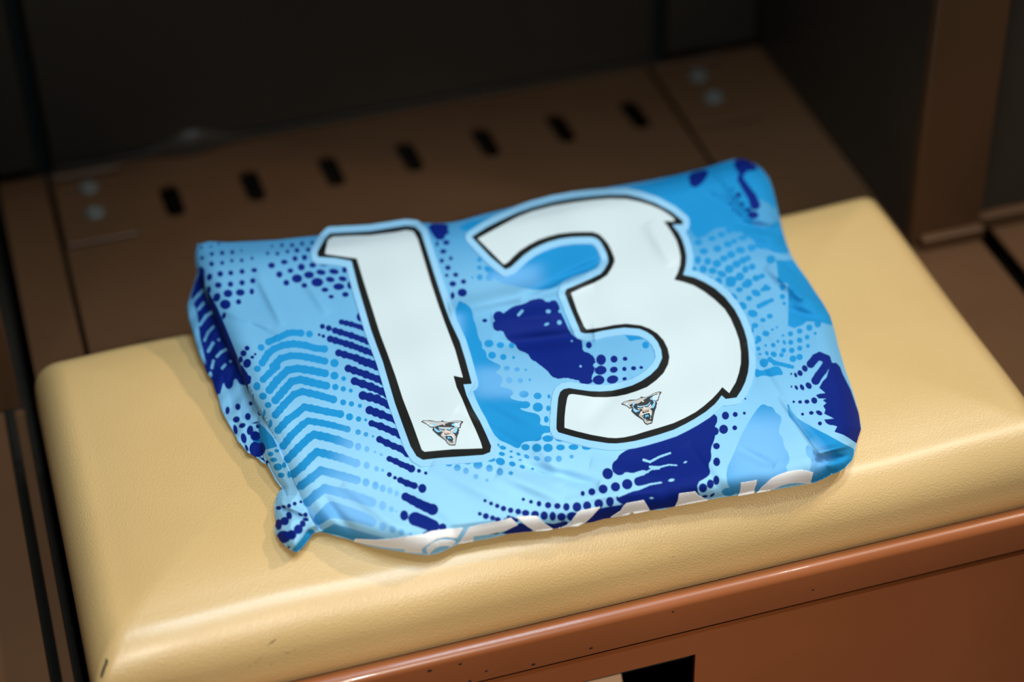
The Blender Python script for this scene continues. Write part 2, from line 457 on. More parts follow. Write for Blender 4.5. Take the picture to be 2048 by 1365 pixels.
dots(NAVY, 'c', [(1728,370,21),(1797,393,18),(1425,408,26),(1482,441,20),(1762,550,42,47),(1576,827,42,53),(1970,945,40,38)])
chain(NAVY, 'c', [(1537,465),(1605,497),(1680,522)], 33, 38, .2)
chain(NAVY, 'c', [(1590,635),(1660,670),(1725,705),(1800,740),(1865,765)], 44, 58, .1)
chain(NAVY, 'c', [(1690,862),(1780,895),(1870,935)], 72, 66, .02)
chain(NAVY, 'c', [(1790,1015),(1880,985)], 22, 20, .02)
# ---- mid blue bars of the left side
B5 = [
 ('a', [(855,1095),(950,1055),(1050,1008),(1100,1000),(1185,1005)], 37),
 ('a', [(790,1310),(850,1215),(905,1170),(1000,1130),(1110,1115),(1230,1130),(1330,1160),(1425,1168)], 39),
 ('a', [(900,1345),(980,1265),(1080,1237),(1180,1240),(1300,1262),(1430,1292)], 39),
 ('b', [(800,150),(860,90),(940,20)], 37),
 ('b', [(865,258),(940,160),(1050,55),(1150,38),(1300,60),(1432,88)], 43),
 ('b', [(925,362),(1010,262),(1090,172),(1180,152),(1300,182),(1445,215)], 43),
 ('b', [(925,512),(1010,412),(1115,305),(1200,274),(1350,308),(1515,355)], 40),
 ('b', [(952,670),(1050,562),(1140,500),(1220,432),(1350,458),(1450,480),(1588,505)], 40),
 ('b', [(1005,830),(1080,730),(1200,615),(1260,574),(1400,596),(1520,622),(1660,660)], 41, 34),
 ('b', [(1050,965),(1160,850),(1270,745),(1320,714),(1450,742),(1560,772),(1680,815)], 42, 46),
 ('b', [(1110,1115),(1200,1040),(1290,945),(1350,892),(1480,922),(1600,955),(1750,1008)], 44),
 ('b', [(1190,1235),(1290,1160),(1390,1082),(1500,1110),(1620,1142),(1755,1180)], 46),
 ('c', [(590,690),(680,610),(765,552),(900,585),(1050,625),(1240,690)], 48, 54)]
for q in B5: chain(MID, q[0], q[1], q[2], q[3] if len(q) > 3 else None, .13)
addpoly(MID, T('c', [(640,850),(720,770),(800,680),(880,690),(1000,735),(1150,785),(1280,850),(1300,910),(1250,950),(1180,920),(1060,890),(960,870),(840,850),(800,870),(740,910),(690,930)]), 1)
addpoly(MID, T('c', [(715,990),(860,912),(1000,950),(1200,1008),(1390,1058),(1340,1082),(1060,1080),(900,1030)]), 0)
addpoly(MID, T('b', [(750,590),(810,640),(900,745),(945,835),(900,850),(850,862),(800,880),(770,760)]), 0)
dots(MID, 'a', [(1272,1015,36),(778,1153,35),(1528,1312,43)])
dots(MID, 'b', [(740,42,37,33),(735,220,36,43),(797,322,40,37),(850,412,35,31),(812,490,14,34),(875,600,18,42),(1528,112,41),(1622,142,25),(1537,228,33),(1618,247,28),(1695,265,21),
 (1617,385,31),(1702,400,28),(1788,420,22),(1682,533,37),(1775,555,28),(1848,565,16),(1770,690,29),(1850,713,25),(1922,733,14),(1770,838,33,39),(1860,863,26,31),(1942,893,14),
 (2005,920,17),(1857,1030,31,37),(1958,1065,24,28),(2020,1080,18),(1850,1205,36,43),(1947,1237,34,43),(2022,1268,30,36)])
dots(MID, 'c', [(1357,548,30,36),(1430,572,28,36),(1500,602,24,30),(1357,725,36,47),(1445,762,26,32),(1497,785,13),(1357,940,35,43),(1457,970,31,39),(1550,998,29,33),(1643,1020,18),
 (210,198,30,24),(275,165,26,18),(240,257,37,23),(285,330,45,37),(350,312,22,30),(318,415,35,27),(400,408,20,36),(90,60,60,60)])
dots(NAVY, 'c', [(293,750,29,21),(345,738,24,17,.5),(400,727,22),(457,706,21),(520,687,16),(400,828,30,40,-.3),(355,885,44,44),(293,920,34,56),(568,818,24),(515,818,28,14,.5),
 (570,868,34,18,.3),(540,910,30,36,-.4),(495,968,47,50),(425,1025,52,50),(345,1045,72,64),(395,1150,20,10)])
chain(MID, 'c', [(470,1190),(560,1090),(620,1010)], 40, 46, .02)
# ---- side layer of the fold
addpoly(NAVY, T('a', [(60,640),(100,500),(130,420),(160,330),(200,350),(205,520),(330,740),(430,980),(600,1400),(240,1400),(200,1250),(150,1040),(125,800)]), 0)
addpoly(NAVY, T('b', [(240,-30),(560,-30),(660,120),(680,190),(620,210),(560,205),(525,140),(500,150),(490,225),(450,255),(410,230),(395,170),(370,260),(355,320),(300,180)]), 1)
for pts, r in (([(75,700),(95,660),(180,570)],15), ([(135,765),(190,700)],14), ([(155,920),(215,830),(300,775)],16), ([(200,1080),(235,1000),(290,940)],14), ([(240,1190),(285,1110)],17), ([(325,1245),(370,1200),(415,1175)],15), ([(275,1360),(290,1290)],15), ([(380,1365),(410,1330)],15)):
    chain(HOLE, 'a', pts, r)
dots(HOLE, 'a', [(345,1075,14),(465,1295,14)])
dots(NAVY, 'b', [(435,468,22,42,.1),(540,430,28,35),(672,397,21,23),(690,312,14,18),(525,560,37,32,-.4),(643,530,30,37),(765,490,24,30),(515,662,22,52,-.2),(585,622,37,25,-.4),
 (665,670,33,50,.2),(745,630,22),(600,752,29,54,-.2),(725,592,42,9,-.2),(720,730,52,50,.3),(740,860,82,84,.2),(630,850,14,38,-.4),(815,975,60,12,.5)])
chain(HOLE, 'b', [(670,800),(710,780),(770,795)], 6)
# ---- centre
dots(NAVY, 'd', [(175,245,16,26),(268,232,34,25),(238,323,33,23),(222,418,22,24),(315,395,20),(285,490,29,25),(273,568,18),(365,562,27,23),(335,655,35,28),(445,632,27,25),(333,775,22,36),
 (432,745,48,42),(662,1030,27,19)])
addpoly(NAVY, T('d', [(60,40),(300,40),(280,100),(310,140),(260,150),(250,200),(180,210),(140,170)]), 1)
addpoly(NAVY, T('d', [(900,920),(950,885),(1080,855),(1130,820),(1250,800),(1300,850),(1370,812),(1415,850),(1440,950),(1480,1030),(1530,1150),(1600,1210),(1650,1215),(1665,1290),(1660,1340),
   (1750,1370),(1795,1430),(1790,1520),(1760,1600),(1740,1660),(1640,1650),(1560,1630),(1490,1615),(1410,1630),(1340,1600),(1300,1540),(1230,1490),(1190,1455),(1135,1430),(1100,1365),
   (1005,1335),(970,1270),(905,1240),(865,1180),(850,1135),(760,1130),(742,1080),(750,1040)]), 1, .5)
dots(NAVY, 'd', [(805,990,56),(800,1085,54),(870,1040,60)])
chain(HOLE, 'd', [(1008,972),(1045,932)], 16)
dots(HOLE, 'd', [(1312,937,26,20),(1432,935,18),(1425,1050,24),(1295,1068,28,14,-.4),(1552,1240,11)])
dots(HOLE, 'e', [(1490,415,26,24),(1335,425,13),(1480,510,12)])
dots(NAVY, 'e', [(1420,208,31,35),(1545,357,50,54),(1677,352,37),(1790,348,25,22),(1540,465,62,46,-.1),(1675,460,41,32,-.2),(1783,452,23),(1877,445,27,22),(1955,437,20,16),
 (1520,565,60,48),(1662,560,60,42,-.2),(1785,553,24,18,-.3),(1390,575,70,34)])
addpoly(MID, T('e', [(60,-260),(190,-205),(232,-130),(240,-50),(265,0),(290,130),(330,190),(325,240),(370,270),(375,340),(450,385),(515,410),(520,450),(455,490),(525,520),(540,580),(500,635),
   (620,655),(655,700),(600,750),(720,785),(800,780),(828,820),(790,860),(700,850),(760,885),(900,910),(930,960),(915,1030),(1030,1035),(1030,1105),(940,1110),(930,1190),(820,1190),
   (735,1205),(715,1260),(680,1265),(600,1220),(480,1170),(380,1000),(230,690),(60,100)]), 1)
dots(MID, 'e', [(398,192,47,39),(515,208,39,31),(630,212,29),(430,312,41,37),(545,330,33,31),(650,335,16),(580,447,31,25),(685,458,27,23),(775,462,14),(605,568,31,33),(718,570,27),
 (815,563,14),(755,710,49,35),(895,728,41,34),(1012,733,16,22),(898,843,52,47),(1005,855,22,30),(985,968,25,35),(1000,1165,55,34),(1130,1172,52,24),(772,1253,43,34),(888,1260,49,43),
 (1002,1260,49,43),(1130,1255,45,31),(1263,1252,51,29),(1398,1255,51,25),(1540,1258,45,18),(1632,1262,29,12),(540,1258,35,21,.2),(490,1230,16),(2000,208,35,37)])
addpoly(MID, T('e', [(1740,80),(1860,80),(1990,150),(1920,152),(1840,168),(1800,118)]), 0)
dots(MID, 'i', [(530,350,33,21,.2),(785,378,31,20,.5),(700,352,24,15,.4),(625,325,18,12),(888,397,35,24,.4),(1002,403,39,32),(1113,400,31,33),(1243,378,22,20),(625,382,19,12,.2),
 (718,413,18,10),(515,428,48,38,.3),(637,453,35,26,.3),(740,482,29,20,.3),(845,503,18,13),(420,408,44,24),(180,430,46,28),(-10,460,34,20),(285,462,47,43),(403,498,35,37),(510,533,34,39),(622,547,25,21),
 (75,492,35),(163,525,30,33),(265,582,27),(378,620,17)])
addpoly(MID, T('d', [(925,580),(1100,360),(1350,225),(1650,195),(1790,270),(1850,420),(1790,510),(1500,600),(1380,700),(1200,722),(1050,695),(860,655),(790,620),(750,590),(640,500),(690,460),(800,555)]), 1)
dots(MID, 'd', [(608,490,26,22),(535,590,12),(612,588,31),(712,590,38),(608,408,24)])
# ---- bottom
dots(NAVY, 'i', [(358,829,18),(420,858,21),(483,882,24),(547,909,29),(620,927,29),(697,940,31),(773,955,39,33),(870,965,41,34),(963,982,39,45),(1050,988,34,47),(1140,995,45,42),
 (1250,990,58,47),(305,963,21),(367,987,32),(435,1005,27),(488,1020,31,25),(570,1022,24,14),(750,815,18),(828,840,21),(910,860,25,30),(1003,875,33),(1098,883,34,31),(1190,893,34,41),
 (1298,893,46,49),(1402,880,43,45),(1520,860,47),(1635,838,41,49),(1357,755,22,27),(1450,738,37),(1565,710,47),(1692,687,48),(1812,660,54),(1612,552,54,58,-.3)])
addpoly(NAVY, T('l', [(499,-4),(440,35),(432,60),(398,85),(396,135),(430,165),(465,162),(482,142),(530,152),(560,140),(603,128),(640,150),(600,150),(560,170),(533,195),(550,235),(600,228),
   (640,214),(600,242),(560,262),(520,262),(480,288),(430,282),(420,320),(450,345),(480,350),(330,372),(255,400),(200,470),(210,480),(300,460),(400,436),(640,388),(790,366),(850,350),(1000,322),(950,290),
   (940,212),(1000,180),(1030,150),(1012,95),(1035,60),(1028,-10),(1052,-60),(1060,-110),(1042,-120),(1080,-200),(1040,-240),(800,-90),(640,-40)]), 1)
chain(HOLE, 'l', [(600,66),(640,78),(700,46),(768,22)], 9, 7)
chain(HOLE, 'l', [(640,110),(700,112),(760,97),(812,100)], 8, 5)
chain(HOLE, 'l', [(550,170),(600,155),(650,125),(700,122)], 9, 5)
chain(HOLE, 'l', [(440,296),(520,262),(570,252),(640,222),(712,210)], 9, 6)
dots(HOLE, 'l', [(866,80,13,6,-.4),(777,195,20,9,-.2),(650,310,13,6)])
dots(NAVY, 'l', [(665,84,35,26),(640,180,40,26)])
chain(NAVY, 'i', [(930,1075),(1060,1092),(1180,1062)], 26, 26, .05)
addpoly(NAVY, T('i', [(575,1140),(700,1060),(740,1055),(870,1140),(760,1165),(500,1170)]), 1)
chain(NAVY, 'i', [(600,1000),(680,1030)], 22)
chain(NAVY, 'i', [(400,1165),(490,1160)], 9)
# ---- right
dots(NAVY, 'h', [(567,265,37,41),(667,253,26),(760,240,16),(548,405,45,47),(662,390,25),(475,577,35,33),(477,738,36,45),(473,927,32,49),(412,965,35,47),(337,1005,43,47),(460,425,38,42),
 (355,1092,35,15,-.2),(432,1078,32,14,-.6),(770,92,10,12)])
addpoly(MID, T('h', [(915,165),(960,145),(1000,170),(1050,175),(1085,240),(1130,262),(1142,310),(1115,390),(1112,450),(1155,490),(1165,590),(1215,650),(1222,740),(1180,790),(1215,840),
   (1100,880),(940,1060),(700,1080),(590,1000),(572,820),(640,680),(720,480),(820,300)]), 1)
dots(MID, 'h', [(600,1045,72,42)])
addpoly(MID, T('h', [(1385,600),(1405,555),(1500,650),(1650,800),(1650,870),(1590,930),(1440,965),(1420,850),(1455,730),(1395,670)]), 1)
addpoly(MID, T('h', [(1195,150),(1215,150),(1235,210),(1300,290),(1460,385),(1600,455),(1790,560),(1875,600),(1885,690),(1740,850),(1660,860),(1560,740),(1450,560),(1330,400),(1215,270)]), 0)
addpoly(MID, T('g', [(1085,-200),(1110,0),(1160,30),(1205,40),(1210,300),(1205,470),(1270,495),(1360,460),(1395,425),(1490,430),(1560,440),(1660,470),(1660,380),(1560,180),(1390,-20),(1250,-200)]), 0)
dots(MID, 'g', [(1150,85,27),(1150,172,29),(1168,242,20),(1510,455,34),(1425,490,33),(1325,525,29),(1232,553,27),(1155,570,14),(1485,548,17),(1402,587,25),(1325,618,29),(1235,640,27),
 (1168,640,17,27,-.4),(1103,630,17),(1410,677,21),(1327,700,27),(1245,722,29),(1162,722,26),(1055,668,24),(978,672,15),(1325,790,33),(1257,808,35),(1140,770,24),(1060,762,34,28,.5),
 (990,752,18,26,-.5),(903,705,23),(960,850,45),(845,345,52,38,.2),(745,265,46,34,.8),(650,170,44,25,.6),(950,412,30,23),(868,468,35,28),(845,515,14,30),(980,550,38,29),(905,605,30,36,-.4),
 (1020,372,31,27),(1048,510,15),(1093,487,13),(920,760,20,12),(808,190,32,28),(710,100,36,28),(880,135,50,34,.4),(780,50,50,36),(620,40,54,34),(490,15,32,36),(885,640,20,16)])
chain(MID, 'g', [(945,100),(1010,88)], 22, 24); chain(MID, 'g', [(910,270),(980,235),(1040,208)], 27, 24)
chain(MID, 'g', [(1020,815),(1070,850),(1140,865),(1250,892)], 28, 22)
addpoly(MID, T('g', [(870,900),(930,932),(1000,912),(1060,885),(1125,890),(1165,975),(1100,975),(1030,995),(950,975),(868,1010)]), 1)
chain(NAVY, 'g', [(1440,860),(1490,800),(1530,780),(1600,810),(1610,850),(1560,930),(1520,980),(1490,1030)], 44, 46, .05)
dots(NAVY, 'g', [(1378,907,28,36,-.5),(1330,955,26,32,-.5),(1285,975,15,27,-.4),(1240,963,10,13),(1418,1083,28,38,-.7),(1350,1100,20,34,-.5),(1292,1103,15,27,-.5),(1242,1093,9,14),
 (1475,1235,30,34,-.5),(1400,1247,26,22),(1330,1250,20,18),(1265,1248,14)])
dots(NAVY, 'h', [(1445,237,24,20),(1525,237,36,22,.5),(1355,250,16),(1640,333,48,28,.3),(1533,345,21),(1800,407,32,22,.2),(1892,490,32,36)])
addpoly(NAVY, T('g', [(1660,850),(1700,848),(1740,890),(1765,960),(1850,1130),(1930,1365),(1965,1620),(1930,1690),(1830,1620),(1770,1585),(1680,1555),(1710,1500),(1600,1470),(1575,1430),(1680,1420),
   (1575,1370),(1590,1330),(1565,1290),(1600,1260),(1560,1235),(1600,1215),(1520,1215),(1490,1180),(1530,1165),(1590,1160),(1525,1105),(1560,1040),(1600,1000),(1630,900)]), 0)
addpoly(NAVY, T('f', [(650,50),(760,30),(910,130),(860,165),(790,160),(770,200),(700,190),(660,130)]), 1)
chain(NAVY, 'f', [(725,210),(720,250),(770,330),(840,430),(870,510)], 26, 52, .05)
dots(NAVY, 'f', [(850,615,55,40),(700,410,30,26),(800,560,30,20),(620,500,14),(650,560,14),(690,590,14),(600,430,10),(650,450,12),(740,500,24,16),(250,270,46,60,.5),(560,400,8),(450,410,9),(720,620,14),(640,350,12)])
addpoly(NAVY, T('f', [(180,190),(400,140),(380,230),(300,320),(240,340),(200,290)]), 2)
addpoly(MID, [(905,452),(1023,425),(1146,395),(1249,378),(1340,355),(1472,318),(1503,325),(1525,341),(1544,374),(1556,425),(1530,400),(1500,400),(1510,450),(1480,470),(1440,450),(1400,480),(1385,470),(1370,440),(1330,415),(1255,390),(1100,410),(990,455),(950,470)], 1)
addpoly(MID, T('f', [(640,620),(760,690),(1000,760),(1120,640),(1180,860),(1240,1010),(1090,1010),(1000,960),(880,960),(860,870),(720,800)]), 1)
dots(MID, 'f', [(290,895,40,32),(430,855,40,28),(525,815,40,30),(605,775,36,30),(680,762,36,26),(345,985,44,34),(485,960,44,36),(590,915,42,34),(655,885,34,26),(740,850,50,24),(285,1075,32,42),(385,1090,36,38),
 (480,1112,46,40),(550,1060,40,34),(625,1020,44,40),(720,975,50,36),(835,950,46,36),(250,1175,24,34),(340,1168,40,40),(435,1185,42,34),(530,1218,50,32,.4),(605,1168,46,44),(680,1118,44,40),
 (745,1080,40,36),(795,1058,34,30),(770,1172,34,40),(840,1145,36,34),(715,1245,44,44),(625,1280,60,40),(500,1290,34,40),(800,1310,44,44),(880,1262,40,34),(940,1240,32,28),(1140,1270,44,46),
 (1030,1070,48,44),(410,1260,16),(980,1345,30,20),(1150,1345,34,24)])
addpoly(MID, T('f', [(0,180),(300,120),(640,50),(660,280),(640,560),(520,620),(380,560),(260,640),(230,560),(60,470),(-160,400)]), 1)
np.minimum(NAVY, -HOLE, out=NAVY)

# ---- number outlines
W1 = [(655,480),(665,473),(700,471),(740,470),(790,464),(812,460),(827,462),(836,478),(849,520),(863,567),(878,612),(890,645),(911,700),(927,757),(908,753),(914,775),(925,798),(938,830),(952,860),(962,884),(966,898),(940,899),(905,900),(870,903),(849,905),(843,901),(824,848),(805,799),(790,752),(774,707),(760,670),(745,622),(728,568),(713,518),(690,515),(649,509)]
K1 = [(651,478),(661,468),(740,464),(812,453),(830,455),(841,466),(852,500),(866,545),(878,582),(890,618),(900,645),(918,683),(930,722),(942,767),(925,768),(932,792),(945,820),(959,844),(972,872),(981,893),(979,904),(966,909),(925,912),(880,915),(846,919),(834,912),(822,892),(806,848),(791,806),(779,765),(767,724),(755,692),(743,659),(730,615),(718,575),(704,521),(670,515),(637,513),(636,505)]
W3 = T('j', [(132,432),(200,395),(260,362),(330,325),(400,298),(500,272),(600,255),(700,242),(780,236),(860,238),(920,250),(980,268),(1030,290),(1070,315),(1095,335),(1096,350),(1045,350),(1060,368),(1085,405),(1105,440),(1118,480),(1126,520),(1124,560),(1112,600),(1095,632),(1140,643),(1190,660),(1240,690),(1290,728),(1340,775),(1370,822),(1395,880),(1412,930),(1420,985),(1420,1040),(1410,1090),(1395,1135),(1362,1190),(1328,1160)])
W3 += T('k', [(1310,208),(1280,240),(1240,275),(1200,305),(1145,335),(1090,360),(1020,382),(950,402),(900,418),(850,429),(810,433),(770,431),(690,417),(620,400),(556,382),(557,330),(562,280),(570,235),(578,218),(595,214),(640,220),(700,229),(760,230),(810,226),(860,216),(910,200),(960,180),(1005,147),(1040,112),(1062,70)])
W3 += T('j', [(1068,1010),(1060,970),(1040,930),(1010,897),(975,875),(930,858),(860,850),(800,856),(740,868),(665,878),(652,862),(620,790),(588,697),(640,672),(700,648),(735,630),(765,610),(785,580),(801,545),(800,528),(785,490),(770,460),(745,430),(725,412),(695,402),(640,402),(590,404),(530,411),(480,424),(430,441),(385,465),(340,494),(310,522),(285,548),(262,562),(200,500)])
K3 = T('j', [(110,425),(180,380),(250,345),(330,308),(400,284),(500,258),(600,240),(700,228),(780,222),(860,222),(920,235),(1000,262),(1080,305),(1132,348),(1132,361),(1078,362),(1095,385),(1112,405),(1130,440),(1143,480),(1150,520),(1148,555),(1142,585),(1132,612),(1190,625),(1240,648),(1290,678),(1340,722),(1385,780),(1412,830),(1432,880),(1446,930),(1453,985),(1455,1040),(1450,1085),(1437,1130),(1418,1170),(1395,1205),(1345,1212),(1330,1198)])
K3 += T('k', [(1325,215),(1308,240),(1290,262),(1245,300),(1190,335),(1145,360),(1090,387),(1020,410),(950,430),(900,442),(850,450),(810,454),(770,453),(680,439),(600,420),(530,400),(522,385),(523,340),(526,290),(531,235),(540,208),(555,195),(580,190),(630,198),(680,205),(730,207),(790,203),(840,192),(890,177),(935,155),(980,125),(1015,90),(1032,55)])
K3 += T('j', [(1038,1015),(1033,975),(1015,935),(990,905),(960,885),(925,870),(850,864),(800,870),(740,880),(700,890),(660,893),(640,888),(620,840),(590,770),(563,700),(570,682),(630,657),(690,630),(735,608),(755,585),(774,550),(774,530),(765,500),(750,470),(735,445),(715,428),(690,421),(640,421),(590,423),(530,432),(480,446),(440,462),(400,482),(360,510),(325,542),(295,570),(270,580),(200,520)])
OUT = [(401,488),(418,483),(453,485),(500,483),(555,480),(600,475),(641,471),(700,465),(761,459),(800,451),(839,446),(870,447),(897,446),(920,442),(970,428),(1023,415),(1085,401),(1146,388),(1200,378),(1249,370),(1300,361),(1351,351),(1413,336),(1445,325),(1472,318),(1490,319),(1503,325),(1517,332),(1528,343),(1538,357),(1545,376),(1551,400),(1556,423),(1563,455),(1573,488),(1583,512),(1597,534),(1614,558),(1630,583),(1645,605),(1659,630),(1668,660),(1675,690),(1688,735),(1700,770),(1710,800),(1716,823),(1722,856),(1714,880),(1709,902),(1703,922),(1692,934),(1678,943),(1662,949),(1645,958),(1625,966),(1580,974),(1537,981),(1505,984),(1475,990),(1445,994),(1412,1000),(1380,1006),(1347,1013),(1325,1019),(1303,1020),(1262,1026),(1235,1034),(1209,1037),(1185,1044),(1162,1047),(1135,1054),(1107,1057),(1071,1062),(1045,1064),(1019,1067),(981,1076),(946,1082),(916,1087),(895,1098),(876,1106),(856,1110),(832,1108),(809,1104),(780,1099),(755,1095),(730,1089),(706,1081),(690,1076),(675,1073),(658,1067),(641,1063),(630,1050),(620,1033),(612,1012),(600,983),(586,953),(572,925),(559,898),(549,876),(541,856),(531,836),(521,815),(508,792),(496,768),(487,745),(478,720),(469,703),(460,690),(450,664),(440,640),(431,618),(419,590),(408,562),(400,540),(396,515),(395,498)]
SIDE = [(397,487),(394,500),(395,520),(398,539),(392,560),(384,585),(378,606),(381,630),(391,662),(400,695),(408,715),(418,740),(430,760),(438,785),(446,812),(455,838),(466,861),(478,882),(494,902),(512,914),(528,925),(540,928),(562,925),(590,950),(570,900),(545,850),(520,800),(497,745),(480,705),(462,660),(445,620),(425,575),(412,540),(406,500)]
FLAP = [(517,838),(520,859),(525,890),(530,914),(540,933),(552,957),(560,968),(566,977),(560,983),(554,993),(550,1011),(551,1026),(554,1040),(551,1056),(553,1068),(561,1081),(576,1094),(586,1101),(594,1103),(604,1094),(613,1083),(620,1073),(623,1067),(632,1064),(644,1061),(655,1055),(650,1040),(636,1020),(622,1000),(610,975),(596,945),(578,905),(560,870),(545,835),(530,810)]
OUTS = poly_sdf(gx, gy, OUT)

def sample(L, px, py):
    x = np.clip(px-GX0, 0, GW-1.001); y = np.clip(py-GY0, 0, GH-1.001)
    i = x.astype(int); j = y.astype(int); fx = x-i; fy = y-j
    return (L[j, i]*(1-fx)*(1-fy)+L[j, i+1]*fx*(1-fy)+L[j+1, i]*(1-fx)*fy+L[j+1, i+1]*fx*fy)

# ------------------------------------------------------------------ shape of the folded cloth: height over the bench
def sst(x, a, bq):
    t = np.clip((x-a)/(bq-a), 0, 1); return t*t*(3-2*t)
FOLDS = [  # x1 y1 x2 y2 width height(mm)
 (930,612,1150,566,17,2.4),(1060,586,1200,524,9,-1.6),(1010,688,1165,672,16,-2.2),(1000,640,1120,625,14,1.2),(1062,936,1180,968,12,-1.8),(1010,950,1110,992,15,1.6),
 (503,650,545,672,7,-.9),(455,625,530,652,7,.8),(520,560,560,640,9,.8),(1480,447,1562,462,9,-1.8),(1500,470,1580,486,8,1.6),(1500,500,1570,512,8,-1.2),(1550,512,1625,572,8,-2.0),
 (1540,540,1600,590,9,1.4),(1580,620,1640,640,10,-1.5),(1590,590,1650,612,9,1.2),(1637,905,1705,890,6,3.2),(1640,922,1700,914,7,-4.0),(1572,812,1664,940,5,1.8),(1600,840,1660,900,8,-1.4),
 (1300,455,1340,520,14,.8),(1080,890,1120,960,14,.8),(880,940,1000,1000,16,1.0),(800,980,900,1060,14,-.8),(1200,930,1330,960,14,1.0),(1380,900,1440,980,12,-.9),(1480,900,1540,930,10,-1.0),
 (700,980,800,1060,12,.9),(650,1000,700,1060,10,-1.0),(480,500,700,480,8,-.7),(1000,440,1180,400,8,-.8),(1400,380,1480,430,12,-1.2),(1440,350,1500,420,10,1.0),(610,560,650,620,10,.7),
 (1180,840,1250,760,18,-.5),(960,790,1080,850,16,.9),(930,830,1050,900,12,-.8),(1150,1000,1300,985,7,1.0),(900,1050,1000,1040,6,.8),(1500,700,1560,790,7,-.9),(1520,640,1560,700,6,.7)]
def folds(px, py):
    z = np.zeros(px.shape)
    for (x1, y1, x2, y2, wd, h) in FOLDS:
        ex, ey = x2-x1, y2-y1; L2 = ex*ex+ey*ey
        t = np.clip(((px-x1)*ex+(py-y1)*ey)/L2, -.15, 1.15)
        d2 = (px-x1-t*ex)**2+(py-y1-t*ey)**2
        taper = np.sin(np.pi*np.clip((t+.15)/1.3, 0, 1))**.5
        z += h*(.0022 if wd >= 9 else .0010 if h < 3 and h > -3 else .0013)*np.exp(-d2/wd**2)*taper
    z += .0010*np.sin(px*.021+py*.013)*np.sin(py*.027-px*.006)+.0003*np.sin(px*.047-py*.02)
    return z
def main_z(px, py):
    q = onz(px, py, np.full(px.shape, .085)); x, y = q[..., 0], q[..., 1]
    d = np.maximum(0, sample(OUTS, px, py))
    hi = .0775+.095*np.clip(y+.15, -.02, .4)
    front = 1-sst(y, -.150, -.118)
    right = sst(x, .03, .16)
    side = 1-front
    z = hi+folds(px, py)*np.clip(d/14, .15, 1)
    zf = .0608+.0006*np.sin(px*.05)
    k = np.clip(1-d/55, 0, 1)
    z = z-front*(z-zf)*k**2.2
    k2 = np.clip(1-d/42, 0, 1)
    z = z-side*(.0060+.005*right)*k2**2.2
    return z
def side_z(px, py):
    dr = np.maximum(0.3, _dist_line(px, py, SIDE[22:])); dl = np.maximum(.0, _dist_line(px, py, SIDE[:22]))
    s = dl/(dl+dr)
    za = np.maximum(main_z(px, py)-.013, .0662)
    f = sst(py, 480, 560)
    zb = .0655+(1-sst(py, 480, 900))*.018*(1-.25*f)
    z = zb+(za-zb)*s**.8
    z += .0013*np.sin(px*.16+py*.05)*np.sin(py*.06)+.0016*np.exp(-((py-840-.5*(px-480))/9)**2)
    return np.minimum(z, za)
def _dist_line(px, py, line):
    d = np.full(px.shape, 1e9)
    for (ax, ay), (bx, by) in zip(line[:-1], line[1:]):
        ex, ey = bx-ax, by-ay; L2 = ex*ex+ey*ey+1e-9
        t = np.clip(((px-ax)*ex+(py-ay)*ey)/L2, 0, 1)
        d = np.minimum(d, (px-ax-t*ex)**2+(py-ay-t*ey)**2)
    return np.sqrt(d)
def flap_z(px, py):
    dl = _dist_line(px, py, FLAP[:25])
    lo = .0645+.003*np.clip(dl/12, 0, 1)**.6
    z = lo+.006*np.clip(dl/30, 0, 1)+.008*(1-sst(py, 860, 1010))
    # creases where the hem is pinched
    for (x1, y1, x2, y2, wd, h) in ((565,1018,612,1038,4,-2.4),(566,1010,606,1026,5,1.6),(615,1068,652,1052,5,-1.6),(562,1050,600,1040,9,1.6),(585,1090,615,1045,8,1.2),(566,976,572,990,3,-1.5)):
        ex, ey = x2-x1, y2-y1; t = np.clip(((px-x1)*ex+(py-y1)*ey)/(ex*ex+ey*ey), 0, 1)
        z = z+h*.001*np.exp(-((px-x1-t*ex)**2+(py-y1-t*ey)**2)/wd**2)
    return np.where(poly_sdf(px, py, OUT) > 0, np.maximum(np.minimum(z, main_z(px, py)-.006), .0645), z)

def tone_at(px, py):
    t = np.zeros(px.shape)
    def g(cx, cy, rx, ry, a, ang=0):
        nonlocal t
        X, Y = px-cx, py-cy
        X, Y = X*math.cos(ang)+Y*math.sin(ang), -X*math.sin(ang)+Y*math.cos(ang)
        t = np.maximum(t, a*np.exp(-((X/rx)**4+(Y/ry)**4)))
    g(740, 1015, 110, 58, 1.0, .35); g(730, 925, 60, 50, .8, .3); g(830, 1000, 100, 60, 1)
    g(1520, 900, 85, 75, .95); g(1625, 915, 30, 30, .9, .8); g(880, 650, 45, 24, .9); g(1000, 765, 60, 32, .65)
    g(1025, 560, 60, 24, .7, -.2); g(920, 960, 90, 26, .8); g(1110, 920, 60, 14, .4)
    return t
def pale_falloff_at(px, py):
    return np.clip(.35+.65*sst(py, 640, 980)+.25*np.exp(-(((px-1000)/120)**2+((py-590)/40)**2))-.45*(1-sst(py, 430, 560)), 0, 1)  # paler to the front and on one fold, light painted into the colour

